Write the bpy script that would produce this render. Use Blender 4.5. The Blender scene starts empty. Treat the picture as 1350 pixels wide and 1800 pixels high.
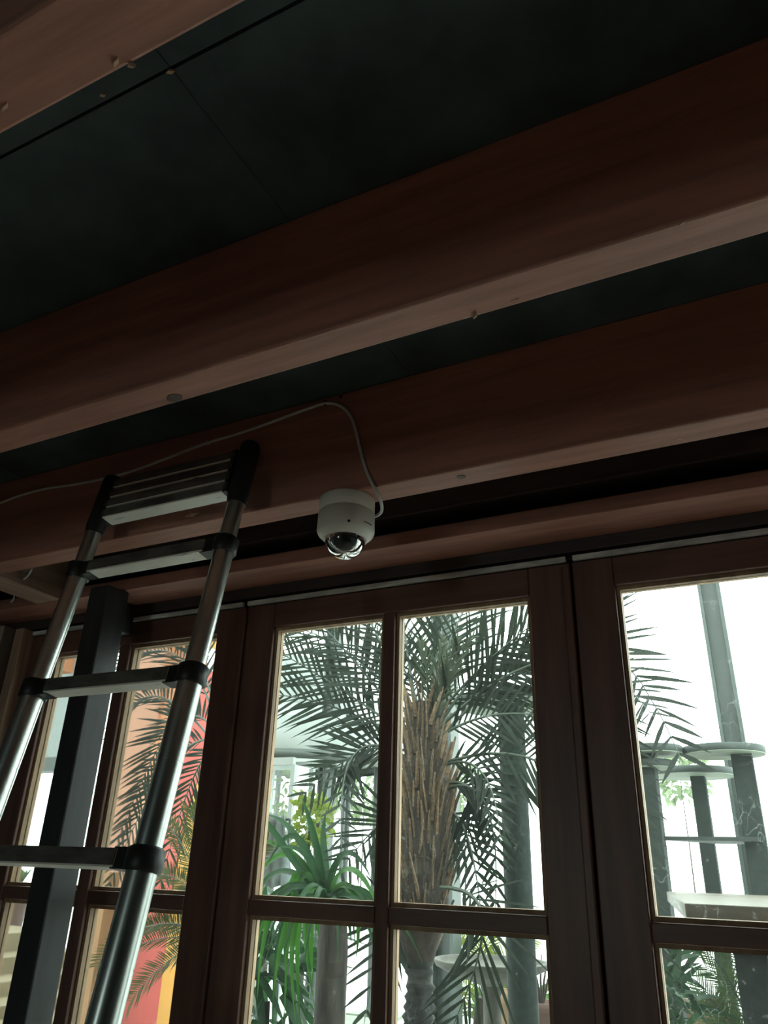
import bpy, math, random
from mathutils import Vector, Matrix
random.seed(7)
sc = bpy.context.scene
col = sc.collection
EYE = 1.55

# ------------------------------------------------------------------ camera
FPX, PITCH, YAW, ROLL = 1330.0, 0.436941, 0.474647, 0.0314983
cF = Vector((-math.sin(YAW)*math.cos(PITCH), math.cos(YAW)*math.cos(PITCH), math.sin(PITCH)))
cR = Vector((math.cos(YAW), math.sin(YAW), 0)); cU = cR.cross(cF)
cR, cU = math.cos(ROLL)*cR + math.sin(ROLL)*cU, -math.sin(ROLL)*cR + math.cos(ROLL)*cU
cam = bpy.data.objects.new('camera', bpy.data.cameras.new('camera'))
col.objects.link(cam); sc.camera = cam
cam.data.sensor_width = 36.0; cam.data.lens = FPX/1800*36.0; cam.data.clip_start = 0.02
m = Matrix((cR, cU, -cF)).transposed().to_4x4(); m.translation = (0, 0, EYE)
cam.matrix_world = m

# ------------------------------------------------------------------ sky and exposure
SKY = 7.0
w = bpy.data.worlds.new('overcast_sky'); sc.world = w; w.use_nodes = True
bg = w.node_tree.nodes['Background']
bg.inputs[0].default_value = (0.90, 1.0, 0.97, 1); bg.inputs[1].default_value = SKY
sc.view_settings.view_transform = 'Standard'; sc.view_settings.look = 'None'
sc.view_settings.exposure = 0.0; sc.view_settings.gamma = 1.0; sc.view_settings.use_curve_mapping = False

def portal(name, cx, cy, cz, sx, sz, rot):
    l = bpy.data.lights.new(name, 'AREA'); l.shape = 'RECTANGLE'; l.size = sx; l.size_y = sz
    l.cycles.is_portal = True
    o = bpy.data.objects.new(name, l); col.objects.link(o); o.location = (cx, cy, cz); o.rotation_euler = rot
portal('door_daylight_portal', -0.4, 1.80, 1.12, 4.0, 2.2, (math.radians(-90), 0, 0))
portal('rear_fill_portal', -1.69, -4.32, 1.525, .82, .95, (math.radians(90), 0, 0))  # sampling portal for the added rear opening

# ------------------------------------------------------------------ helpers
def at(px, py, Y):                       # photograph pixel -> point at depth Y
    d = cR*((px-675)/FPX) - cU*((py-900)/FPX) + cF
    d = d*(Y/d.y); return Vector((d.x, d.y, d.z+EYE))

def wloc(o):
    v = Vector((0, 0, 0))
    while o is not None:
        v = v + o.location; o = o.parent
    return v

def tag(o, label=None, cat=None, group=None, kind=None):
    if label: o['label'] = label
    if cat: o['category'] = cat
    if group: o['group'] = group
    if kind: o['kind'] = kind
    return o

def empty(name, loc, label=None, cat=None, group=None, kind=None):
    o = bpy.data.objects.new(name, None); col.objects.link(o); o.location = loc; o.empty_display_size = .05
    return tag(o, label, cat, group, kind)

class MB:
    def __init__(s): s.v = []; s.f = []; s.smooth = []
    def add(s, vs, fs, sm=False):
        n = len(s.v); s.v += [Vector(v) for v in vs]
        s.f += [tuple(i+n for i in f) for f in fs]; s.smooth += [sm]*len(fs); return s
    def box(s, x0, x1, y0, y1, z0, z1):
        vs = [(x, y, z) for z in (z0, z1) for y in (y0, y1) for x in (x0, x1)]
        return s.add(vs, [(0,2,3,1),(4,5,7,6),(0,1,5,4),(2,6,7,3),(0,4,6,2),(1,3,7,5)])
    def bar(s, a, b, wd, h, up=(0,0,1)):
        a, b = Vector(a), Vector(b); t = (b-a).normalized(); sd = t.cross(Vector(up)).normalized(); u = sd.cross(t)
        vs = [p + sd*(i*wd/2) + u*(j*h/2) for p in (a, b) for j in (-1, 1) for i in (-1, 1)]
        return s.add(vs, [(0,1,3,2),(4,6,7,5),(0,4,5,1),(2,3,7,6),(0,2,6,4),(1,5,7,3)])
    def tube(s, pts, rad, n=10, cap=True, sm=True):
        pts = [Vector(p) for p in pts]; k = len(pts)
        if not hasattr(rad, '__len__'): rad = [rad]*k
        vs = []; u = None
        for i in range(k):
            t = (pts[min(i+1, k-1)]-pts[max(i-1, 0)]).normalized()
            if u is None:
                u = t.cross(Vector((0, 0, 1)) if abs(t.z) < .9 else Vector((1, 0, 0))).normalized()
            else: u = (u - t*u.dot(t)).normalized()
            v = t.cross(u)
            vs += [pts[i] + (u*math.cos(2*math.pi*j/n) + v*math.sin(2*math.pi*j/n))*rad[i] for j in range(n)]
        fs = [(i*n+j, i*n+(j+1) % n, (i+1)*n+(j+1) % n, (i+1)*n+j) for i in range(k-1) for j in range(n)]
        s.add(vs, fs, sm)
        if cap: s.add(vs[:n], [tuple(range(n-1, -1, -1))]); s.add(vs[-n:], [tuple(range(n))])
        return s
    def lathe(s, c, prof, n=40, sm=True, cap=True, wob=0, sx=1.0):
        c = Vector(c); vs = []
        for r, z in prof:
            for j in range(n):
                a = 2*math.pi*j/n; q = r*(1+wob*math.sin(3*a+z*31)+wob*random.uniform(-1, 1))
                vs.append(c + Vector((q*math.cos(a)*sx, q*math.sin(a), z)))
        k = len(prof)
        s.add(vs, [(i*n+j, i*n+(j+1) % n, (i+1)*n+(j+1) % n, (i+1)*n+j) for i in range(k-1) for j in range(n)], sm)
        if cap: s.add(vs[:n], [tuple(range(n-1, -1, -1))]); s.add(vs[-n:], [tuple(range(n))])
        return s
    def mesh(s, name, off=Vector((0, 0, 0))):
        me = bpy.data.meshes.new(name); me.from_pydata([tuple(v-off) for v in s.v], [], s.f)
        me.polygons.foreach_set('use_smooth', s.smooth); me.validate(); me.update(); return me
    def build(s, name, mat, parent=None, base=None, bevel=0, label=None, cat=None, group=None, kind=None, auto=False):
        off = Vector(base) if base is not None else (wloc(parent) if parent else Vector((0, 0, 0)))
        me = s.mesh(name, off)
        me.materials.append(mat)
        o = bpy.data.objects.new(name, me); col.objects.link(o)
        if parent: o.parent = parent; o.location = off - wloc(parent)
        else: o.location = off
        if bevel:
            b = o.modifiers.new('bevel', 'BEVEL'); b.width = bevel; b.segments = 2; b.limit_method = 'ANGLE'
        return tag(o, label, cat, group, kind)

def bez(P, t):
    P = [Vector(p) for p in P]
    while len(P) > 1: P = [P[i]*(1-t)+P[i+1]*t for i in range(len(P)-1)]
    return P[0]
def catmull(P, n):
    P = [Vector(p) for p in P]; Q = [2*P[0]-P[1]] + P + [2*P[-1]-P[-2]]; out = []
    for i in range(1, len(Q)-2):
        for k in range(n):
            t = k/n; a, b, c, d = Q[i-1:i+3]
            out.append(.5*((2*b)+(c-a)*t+(2*a-5*b+4*c-d)*t*t+(3*b-a-3*c+d)*t**3))
    return out + [P[-1]]

# ------------------------------------------------------------------ materials
def mat(name, c, rough=.6, metal=0, spec=.5, var=.25, scale=(8, 8, 8), bump=0, c2=None, detail=4, coord='Object', contrast=(.35, .7)):
    mt = bpy.data.materials.new(name); mt.use_nodes = True; nt = mt.node_tree; b = nt.nodes['Principled BSDF']
    tc = nt.nodes.new('ShaderNodeTexCoord'); mp = nt.nodes.new('ShaderNodeMapping'); mp.inputs['Scale'].default_value = scale
    no = nt.nodes.new('ShaderNodeTexNoise'); no.inputs['Scale'].default_value = 1; no.inputs['Detail'].default_value = detail
    no.inputs['Roughness'].default_value = .6
    rp = nt.nodes.new('ShaderNodeValToRGB')
    lo = c2 if c2 else tuple(x*(1-var) for x in c); hi = c if c2 else tuple(x*(1+var) for x in c)
    rp.color_ramp.elements[0].position = contrast[0]; rp.color_ramp.elements[1].position = contrast[1]
    rp.color_ramp.elements[0].color = (*lo, 1); rp.color_ramp.elements[1].color = (*hi, 1)
    nt.links.new(tc.outputs[coord], mp.inputs[0]); nt.links.new(mp.outputs[0], no.inputs['Vector'])
    nt.links.new(no.outputs[0], rp.inputs[0]); nt.links.new(rp.outputs[0], b.inputs['Base Color'])
    b.inputs['Roughness'].default_value = rough; b.inputs['Metallic'].default_value = metal
    b.inputs['Specular IOR Level'].default_value = spec
    if bump:
        bp = nt.nodes.new('ShaderNodeBump'); bp.inputs['Strength'].default_value = bump; bp.inputs['Distance'].default_value = .004
        nt.links.new(no.outputs[0], bp.inputs['Height']); nt.links.new(bp.outputs[0], b.inputs['Normal'])
    return mt

def leaf_mat(name, c, tr, amount=.35, rough=.5):
    mt = mat(name, c, rough, spec=.12, var=.35, scale=(9, 9, 9)); nt = mt.node_tree
    b = nt.nodes['Principled BSDF']; out = nt.nodes['Material Output']
    t = nt.nodes.new('ShaderNodeBsdfTranslucent'); t.inputs[0].default_value = (*tr, 1)
    mx = nt.nodes.new('ShaderNodeMixShader'); mx.inputs[0].default_value = amount
    nt.links.new(b.outputs[0], mx.inputs[1]); nt.links.new(t.outputs[0], mx.inputs[2]); nt.links.new(mx.outputs[0], out.inputs[0])
    return mt

def glass_mat(name, dirt, tint):
    mt = bpy.data.materials.new(name); mt.use_nodes = True; nt = mt.node_tree; N = nt.nodes; L = nt.links
    N.remove(N['Principled BSDF']); out = N['Material Output']
    tr = N.new('ShaderNodeBsdfTransparent'); tr.inputs[0].default_value = (*tint, 1)
    gl = N.new('ShaderNodeBsdfGlossy'); gl.inputs['Roughness'].default_value = .02
    lw = N.new('ShaderNodeFresnel'); lw.inputs[0].default_value = 1.45
    mul = N.new('ShaderNodeMath'); mul.operation = 'MULTIPLY'; mul.inputs[1].default_value = .6
    m1 = N.new('ShaderNodeMixShader'); L.new(lw.outputs[0], mul.inputs[0]); L.new(mul.outputs[0], m1.inputs[0])
    L.new(tr.outputs[0], m1.inputs[1]); L.new(gl.outputs[0], m1.inputs[2])
    ds = N.new('ShaderNodeBsdfTranslucent'); ds.inputs[0].default_value = (.82, .9, .85, 1)
    tc = N.new('ShaderNodeTexCoord')
    n1 = N.new('ShaderNodeTexNoise'); n1.inputs['Scale'].default_value = 3; n1.inputs['Detail'].default_value = 5
    r1 = N.new('ShaderNodeMapRange'); r1.inputs[1].default_value = .3; r1.inputs[2].default_value = .75
    r1.inputs[3].default_value = dirt*.55; r1.inputs[4].default_value = dirt*1.5
    L.new(tc.outputs['Object'], n1.inputs[0]); L.new(n1.outputs[0], r1.inputs[0])
    # fine wipe marks and specks
    n2 = N.new('ShaderNodeTexNoise'); n2.inputs['Scale'].default_value = 60; n2.inputs['Detail'].default_value = 2
    r2 = N.new('ShaderNodeMapRange'); r2.inputs[1].default_value = .70; r2.inputs[2].default_value = .78; r2.inputs[4].default_value = .05
    L.new(tc.outputs['Object'], n2.inputs[0]); L.new(n2.outputs[0], r2.inputs[0])
    # scattered scratches and web threads
    vo = N.new('ShaderNodeTexVoronoi'); vo.feature = 'DISTANCE_TO_EDGE'; vo.inputs['Scale'].default_value = 11
    n3 = N.new('ShaderNodeTexNoise'); n3.inputs['Scale'].default_value = 6; n3.inputs['Detail'].default_value = 2
    vm = N.new('ShaderNodeVectorMath'); vm.operation = 'MULTIPLY_ADD'; vm.inputs[1].default_value = (.25, .25, .25)
    L.new(n3.outputs['Color'], vm.inputs[0]); L.new(tc.outputs['Object'], vm.inputs[2]); L.new(vm.outputs[0], vo.inputs['Vector'])
    r3 = N.new('ShaderNodeMapRange'); r3.inputs[1].default_value = .012; r3.inputs[2].default_value = .002; r3.inputs[4].default_value = dirt*9
    L.new(vo.outputs['Distance'], r3.inputs[0])
    n4 = N.new('ShaderNodeTexNoise'); n4.inputs['Scale'].default_value = 7; r4 = N.new('ShaderNodeMapRange'); r4.inputs[1].default_value = .5; r4.inputs[2].default_value = .6
    L.new(tc.outputs['Object'], n4.inputs[0]); L.new(n4.outputs[0], r4.inputs[0])
    mm = N.new('ShaderNodeMath'); mm.operation = 'MULTIPLY'; L.new(r3.outputs[0], mm.inputs[0]); L.new(r4.outputs[0], mm.inputs[1])
    a0 = N.new('ShaderNodeMath'); L.new(r1.outputs[0], a0.inputs[0]); L.new(mm.outputs[0], a0.inputs[1])
    ad = N.new('ShaderNodeMath'); L.new(a0.outputs[0], ad.inputs[0]); L.new(r2.outputs[0], ad.inputs[1])
    m2 = N.new('ShaderNodeMixShader'); L.new(ad.outputs[0], m2.inputs[0]); L.new(m1.outputs[0], m2.inputs[1]); L.new(ds.outputs[0], m2.inputs[2])
    L.new(m2.outputs[0], out.inputs[0]); return mt

M = {}
M['beam'] = mat('reddish_beam_wood', (.37, .165, .118), .55, scale=(3, 40, 40), var=.22, bump=.25)
M['beam2'] = mat('reddish_beam_wood_cross', (.36, .24, .18), .5, scale=(40, 3, 40), var=.25, bump=.2)
M['frame'] = mat('dark_mahogany', (.15, .073, .054), .42, scale=(30, 30, 2.5), var=.3, bump=.1)
M['frameh'] = mat('dark_mahogany_rail', (.15, .073, .054), .42, scale=(2.5, 30, 30), var=.3, bump=.1)
M['bead'] = mat('lit_reveal_wood', (.33, .215, .125), .6, scale=(40, 40, 6), var=.3)  # paler than the frame: daylight on the reveals is put into the colour
M['ceil'] = mat('black_green_ceiling', (.055, .085, .090), .8, scale=(6, 6, 6), var=.35, bump=.35)
M['dark'] = mat('near_black_paint', (.012, .014, .016), .6, var=.3)
M['postm'] = mat('black_painted_post', (.030, .033, .034), .45, scale=(20, 20, 3), var=.35, bump=.2)
M['header'] = mat('dark_slate_trim', (.055, .04, .036), .5, scale=(3, 40, 40), var=.3, bump=.15)
M['strip'] = mat('worn_grey_strip', (.60, .62, .60), .5, scale=(10, 40, 40), var=.35)
M['tan'] = mat('tan_bare_timber', (.42, .29, .20), .6, scale=(40, 40, 4), var=.25, bump=.2)
M['greytan'] = mat('greyed_timber', (.33, .27, .23), .6, scale=(40, 40, 4), var=.25, bump=.2)
M['wall'] = mat('dark_panelled_wall', (.12, .13, .145), .8, var=.15)
M['floorm'] = mat('terracotta_floor', (.50, .38, .31), .45, scale=(3, 3, 3), var=.2)
M['alu'] = mat('brushed_aluminium', (.62, .66, .63), 0.3, metal=1, scale=(30, 30, 4), var=.12, bump=.05)
M['rung'] = mat('worn_aluminium_rung', (.84, .82, .74), .5, metal=.15, scale=(9, 60, 25), c2=(.05, .05, .05), contrast=(.30, .42), detail=6)
M['rungfront'] = mat('dark_rung_front', (.15, .14, .12), .6, scale=(9, 60, 25), c2=(.03, .03, .03), contrast=(.35, .6), detail=6)
M['black'] = mat('black_plastic', (.014, .016, .017), .45, var=.3)
M['white'] = mat('ivory_plastic', (.72, .70, .62), .42, var=.05)
M['cable'] = mat('grey_white_cable', (.55, .56, .53), .5, var=.12)
M['flake'] = mat('pale_splinter', (.55, .36, .25), .7, var=.3, scale=(60, 60, 60))
M['knot'] = mat('dark_knot', (.10, .06, .05), .6, var=.4, scale=(90, 90, 90))
M['glass'] = glass_mat('dusty_glass', .0045, (.93, .97, .95))
M['glass2'] = glass_mat('scratched_dusty_glass', .009, (.93, .97, .95))
M['ground'] = mat('pale_paving', (.62, .62, .60), .8, var=.08, scale=(.6, .6, .6))
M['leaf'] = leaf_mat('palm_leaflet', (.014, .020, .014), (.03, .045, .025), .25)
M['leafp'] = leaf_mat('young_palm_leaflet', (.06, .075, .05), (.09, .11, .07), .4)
M['rachis'] = mat('palm_rachis', (.035, .05, .032), .5, var=.3)
M['boot'] = mat('brown_leaf_base', (.115, .075, .042), .8, var=.5, scale=(60, 60, 14), bump=.3)
M['fibre'] = mat('palm_fibre', (.030, .022, .015), .95, var=.5, scale=(60, 60, 14), bump=.5)
M['trunkg'] = mat('grey_ringed_trunk', (.016, .0165, .0135), .8, var=.4, scale=(30, 30, 60), bump=.5)
M['bark'] = mat('brown_bark', (.032, .026, .019), .85, var=.5, scale=(60, 60, 9), bump=.6)
M['strap'] = leaf_mat('bright_strap_leaf', (.028, .085, .018), (.06, .19, .03), .38, .35)
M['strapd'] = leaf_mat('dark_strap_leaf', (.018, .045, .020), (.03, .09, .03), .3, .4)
M['cycad'] = leaf_mat('cycad_leaflet', (.045, .05, .018), (.08, .09, .02), .35)
M['cycadd'] = leaf_mat('dark_cycad_leaflet', (.03, .05, .022), (.05, .09, .03), .3)
M['fern'] = leaf_mat('fern_green', (.05, .085, .03), (.10, .17, .05), .35)
M['steel'] = mat('grey_green_steel', (.038, .050, .045), .5, var=.2, scale=(8, 8, 3))
M['carpet'] = mat('dark_green_post', (.012, .020, .017), .9, var=.3, scale=(40, 40, 40), bump=.3)
M['disc'] = mat('pale_green_board', (.15, .18, .13), .7, var=.25, scale=(6, 30, 6))
M['discedge'] = mat('dark_disc_edge', (.03, .04, .035), .7, var=.2)
M['mint'] = mat('mint_white_fascia', (.155, .175, .165), .4, var=.02)
M['mintd'] = mat('grey_green_band', (.035, .045, .038), .5, var=.1)
M['sheet'] = leaf_mat('milky_plastic_sheet', (.22, .26, .26), (.24, .27, .27), .5, .3)
M['stone'] = mat('bird_bath_stone', (.055, .053, .042), .8, var=.25, scale=(20, 20, 20), bump=.3)
M['tabletop'] = mat('weathered_table_wood', (.075, .056, .034), .5, var=.3, scale=(3, 40, 40), bump=.1)
M['tableedge'] = mat('table_edge_wood', (.09, .06, .04), .6, var=.3, scale=(3, 40, 40))
M['yelleaf'] = leaf_mat('yellow_green_leaf', (.10, .13, .025), (.18, .24, .04), .4)
M['hazeleaf'] = leaf_mat('hazed_far_leaf', (.16, .20, .12), (.22, .28, .16), .45)  # distance haze is put into the leaf colour as paleness
M['pink'] = mat('mural_pink_beige', (.33, .16, .10), .8, var=.07, scale=(2, 2, 2))
M['orange'] = mat('mural_orange', (.27, .095, .035), .8, var=.12, scale=(3, 3, 3))
M['red'] = mat('mural_red', (.28, .045, .035), .8, var=.1, scale=(3, 3, 3))
M['yellow'] = mat('mural_yellow', (.32, .15, .025), .8, var=.12, scale=(3, 3, 3))
M['tanwall'] = mat('mural_tan', (.24, .12, .05), .8, var=.12, scale=(3, 3, 3))
M['beige'] = mat('beige_step_stone', (.19, .145, .08), .7, var=.1, scale=(3, 3, 3))
M['terra'] = mat('terracotta_pot', (.10, .05, .035), .7, var=.2)
M['crate'] = mat('tan_board', (.20, .12, .06), .6, var=.2, scale=(3, 30, 30))
M['web'] = mat('pale_scratch', (.45, .5, .47), .8, var=.1)

# ------------------------------------------------------------------ setting: room shell
YW = 1.70                               # inner face of the door leaves
MB().box(-3.2, 3.2, -4.2, 1.85, -.12, 0).build('floor', M['floorm'], kind='structure')
CZ = EYE + .98
ceil = MB().box(-3.2, 3.2, -4.2, 1.85, CZ+.012, CZ+.10).build('ceiling', M['dark'], kind='structure')
xs = [-3.19, -1.81, -.590, .63, 1.85, 3.19]; ysn = [-4.19, -1.97, -.752, .468, 1.80]
MB_GAP = .0007
for i in range(len(xs)-1):
    for j in range(len(ysn)-1):
        dz = random.uniform(0, .002)
        MB().box(xs[i]+MB_GAP, xs[i+1]-MB_GAP, ysn[j]+.0025, ysn[j+1]-.0025, CZ+dz, CZ+.0125).build('ceiling_panel', M['ceil'], ceil)
MB().box(3.2, 3.3, -4.3, 1.85, 0, CZ+.1).build('wall_right', M['wall'], kind='structure')
MB().box(-3.1, -3.0, -4.2, 1.85, 0, CZ).build('wall_left', M['wall'], kind='structure')
wl = MB(); WX0, WX1, WZ0, WZ1 = -2.10, -1.28, 1.05, 2.0
wl.box(-3.2, WX0, -4.3, -4.2, 0, CZ+.1); wl.box(WX1, 3.2, -4.3, -4.2, 0, CZ+.1)
wl.box(WX0, WX1, -4.3, -4.2, 0, WZ0); wl.box(WX0, WX1, -4.3, -4.2, WZ1, CZ+.1)
wl.build('wall_back', M['wall'], kind='structure')
win = empty('fill_window_1', ((WX0+WX1)/2, -4.25, WZ0), kind='structure')  # unseen rear opening, added to brighten the faces turned to the camera
wf = MB(); wf.box(WX0, WX0+.05, -4.28, -4.22, WZ0, WZ1); wf.box(WX1-.05, WX1, -4.28, -4.22, WZ0, WZ1)
wf.box(WX0+.05, WX1-.05, -4.28, -4.22, WZ0, WZ0+.05); wf.box(WX0+.05, WX1-.05, -4.28, -4.22, WZ1-.05, WZ1)
wf.build('fill_window_frame', M['frame'], win)
MB().box(WX0+.05, WX1-.05, -4.253, -4.247, WZ0+.05, WZ1-.05).build('pane', M['glass'], win)

# wall above and beside the doors
wfr = MB()
wfr.box(-3.0, 3.2, 1.66, 1.85, EYE+.725, CZ)            # above the door head
wfr.box(1.53, 3.2, 1.69, 1.85, 0, EYE+.725)
wfr.box(-3.0, -2.40, 1.70, 1.85, 0, EYE+.725)
wfr.build('wall_front', M['header'], kind='structure')
# header trims, top to bottom
MB().box(-2.9, 3.1, 1.562, 1.690, EYE+.720, EYE+.757).build('trim_1', M['beam'], bevel=.003, kind='structure')
MB().box(-2.9, 3.1, 1.690, 1.80, EYE+.690, EYE+.724).build('trim_2', M['header'], bevel=.002, kind='structure')

# ------------------------------------------------------------------ French doors
def door(n, sl, sr, gl, gr, mu0, mu1, gm='glass'):
    root = empty('door_%d' % n, ((sl+sr)/2, YW, 0), kind='structure')
    y0, y1 = YW, YW+.045; top = EYE+.668
    zt, zb = EYE+.598, .24
    rows = [(EYE-.083, zt), (EYE-.80, EYE-.118), (zb, EYE-.835)]
    MB().box(sl+.001, gl, y0, y1, .01, top).build('stile', M['frame'], root, bevel=.003)
    MB().box(gr, sr-.001, y0, y1, .01, top).build('stile', M['frame'], root, bevel=.003)
    MB().box(gl, gr, y0, y1, zt, top).build('rail', M['frameh'], root, bevel=.003)
    MB().box(gl, gr, y0, y1, .01, zb).build('rail', M['frameh'], root, bevel=.003)
    MB().box(mu0, mu1, y0+.001, y1-.001, zb, zt).build('mullion', M['frame'], root, bevel=.003)
    for (za, zb2) in ((rows[1][1], rows[0][0]), (rows[2][1], rows[1][0])):
        for a, b in ((gl, mu0), (mu1, gr)):
            MB().box(a, b, y0+.001, y1-.001, za, zb2).build('muntin', M['frameh'], root, bevel=.003)
    bw = .009
    for a, b in ((gl, mu0), (mu1, gr)):
        for z0, z1 in rows:
            MB().box(a+.002, b-.002, YW+.028, YW+.031, z0+.002, z1-.002).build('pane', M[gm], root)
            bd = MB()
            for yy0, yy1 in ((YW+.013, YW+.0275), (YW+.0315, YW+.043)):
                bd.box(a, a+bw, yy0, yy1, z0, z1); bd.box(b-bw, b, yy0, yy1, z0, z1)
                bd.box(a+bw, b-bw, yy0, yy1, z0, z0+bw); bd.box(a+bw, b-bw, yy0, yy1, z1-bw, z1)
            bd.build('glazing_bead', M['bead'], root)
    MB().box(sl+.006, sr-.006, YW-.012, YW-.001, EYE+.668, EYE+.681).build('weather_strip', M['strip'], root, bevel=.002, label='worn grey weather strip along the top of the door leaf')
    return root
door(1, -2.19, -1.312, -2.075, -1.408, -1.785, -1.742)
d2 = door(2, -1.308, -.372, -1.210, -.474, -.866, -.833)
d3 = door(3, -.368, .57, -.273, .463, .079, .112, 'glass2')
door(4, .58, 1.52, .68, 1.42, 1.034, 1.067)  # out of view, added to let more daylight in
MB().box(-.392, -.371, YW-.010, YW-.001, .01, EYE+.655).build('cover_bead', M['frame'], d2, bevel=.004)
MB().box(-1.316, -1.302, YW-.012, YW-.001, .01, EYE+.655).build('cover_bead', M['frame'], d2, bevel=.004)
for d_, x in ((d2, -1.31), (d2, -.37), (d3, .575)):
    MB().box(x-.03, x+.03, YW+.046, YW+.062, .01, EYE+.668).build('astragal', M['frame'], d_, bevel=.003)
# head batten behind the strips
MB().box(-2.35, 1.55, 1.725, 1.80, EYE+.6685, EYE+.6895).build('trim_3', M['dark'], kind='structure')

# ------------------------------------------------------------------ ceiling beams
def wedge(mb, c, ax, bx, n, l, wd, th):
    """small broken splinter lying on a face with normal n"""
    c, ax, n = Vector(c), Vector(ax).normalized(), Vector(n); s2 = n.cross(ax)
    vs = [c-ax*l/2, c-ax*l*.1+s2*wd/2, c+ax*l/2+s2*wd*.1, c+ax*l*.1-s2*wd/2]
    vs = [v - n*.0008 for v in vs] + [v + n*th for v in vs]
    mb.add(vs, [(3,2,1,0),(4,5,6,7),(0,1,5,4),(1,2,6,5),(2,3,7,6),(3,0,4,7)]); return mb
def atz(px, py, Z):
    d = cR*((px-675)/FPX) - cU*((py-900)/FPX) + cF; d = d*(Z/d.z); return Vector((d.x, d.y, d.z+EYE))
def beam(y0, y1, label, zb=.72):
    return MB().box(-2.98, 3.18, y0, y1, EYE+zb, CZ+.001).build('ceiling_beam', M['beam'], None, base=(0, (y0+y1)/2, EYE+zb), bevel=.004,
        label=label, cat='beam', group=None)
b0 = beam(.242, .323, 'reddish brown wooden ceiling beam nearest the camera, crossing the upper left corner')
b1 = beam(.765, .828, 'reddish brown wooden ceiling beam crossing the middle of the picture above the ladder top')
b2 = beam(1.252, 1.322, 'reddish brown wooden ceiling beam that carries the white dome camera')
MB().box(-2.98, 3.18, 1.56, 1.655, EYE+.80, CZ+.001).build('ceiling_beam', M['header'], None, base=(0, 1.6, EYE+.8), bevel=.004,
    label='dark timber wall plate under the ceiling just above the door header', cat='beam')
MB().box(-2.035, -1.925, 1.325, 1.66, EYE+.722, EYE+.86).build('ceiling_beam', M['beam2'], None, base=(-1.98, 1.5, EYE+.722), bevel=.003,
    label='short pale grey cross beam running from the camera beam to the wall left of the ladder', cat='beam')
up = (0, 0, -1)
for b, px, py, l, wd, th in ((b0, 205, 108, .012, .004, .003), (b0, 9, 188, .014, .004, .002), (b0, 232, 113, .008, .003, .004),
                       (b1, 835, 552, .010, .004, .006), (b1, 905, 527, .012, .002, .001), (b1, 1200, 392, .010, .002, .001), (b1, 482, 652, .012, .002, .001),
                       (b2, 1195, 770, .012, .003, .001)):
    p = atz(px, py, .72); wedge(MB(), p, (random.uniform(-1, 1), random.uniform(-.5, .5), 0), None, Vector(up), l, wd, th).build('splinter', M['flake'], b)
for b, px, py, r in ((b1, 307, 699, .014), (b2, 810, 838, .009)):
    p = atz(px, py, .72); kb = MB(); n = 14
    ring = [p + Vector((r*1.1*math.cos(a)*random.uniform(.85, 1.1), r*.8*math.sin(a)*random.uniform(.85, 1.1), 0)) for a in [2*math.pi*i/n for i in range(n)]]
    kb.add([q+Vector((0, 0, .001)) for q in ring]+[q-Vector((0, 0, .0012)) for q in ring], [tuple(range(n, 2*n))]+[(i, (i+1) % n, n+(i+1) % n, n+i) for i in range(n)])
    kb.build('knot', M['knot'], b)
# bare patch where wood has split off the face of the camera beam
p = at(338, 906, 1.251); wedge(MB(), p, (1, 0, .05), None, Vector((0, -1, 0)), .045, .010, .003).build('splinter', M['flake'], b2)
for px, py, l in ((300, 125, .014), (181, 166, .010)):
    p = atz(px, py, .98); wedge(MB(), p, (1, .3, 0), None, Vector(up), l, .006, .003).build('splinter', M['flake'], ceil)

# ------------------------------------------------------------------ black post and left casings
px0, px1, py0, py1 = -1.735, -1.662, 1.50, 1.583
MB().box(px0, px1, py0, py1, 0, EYE+.718).build('wooden_post', M['postm'], None, base=(-1.7, 1.54, 0), bevel=.003,
    label='square black painted post standing in front of the left door behind the ladder', cat='post')
ph_ = [o for o in bpy.data.objects if o.name == 'wooden_post'][0]
MB().box(-1.81, -1.735, py1-.003, 1.689, EYE+.625, EYE+.719).build('post_head', M['postm'], ph_, bevel=.003)
MB().box(-2.235, -2.195, 1.66, 1.74, 0, EYE+.688).build('door_casing', M['tan'], None, base=(-2.21, 1.7, 0), bevel=.003,
    label='light tan casing board beside the far left door stile', cat='casing')
MB().box(-2.345, -2.272, 1.64, 1.74, 0, EYE+.700).build('door_casing', M['greytan'], None, base=(-2.3, 1.7, 0), bevel=.003,
    label='grey brown casing board at the left picture edge, wider than the tan one', cat='casing')
MB().box(-2.40, -2.19, 1.74, 1.80, 0, EYE+.69).build('trim_4', M['frame'], kind='structure')

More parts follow.
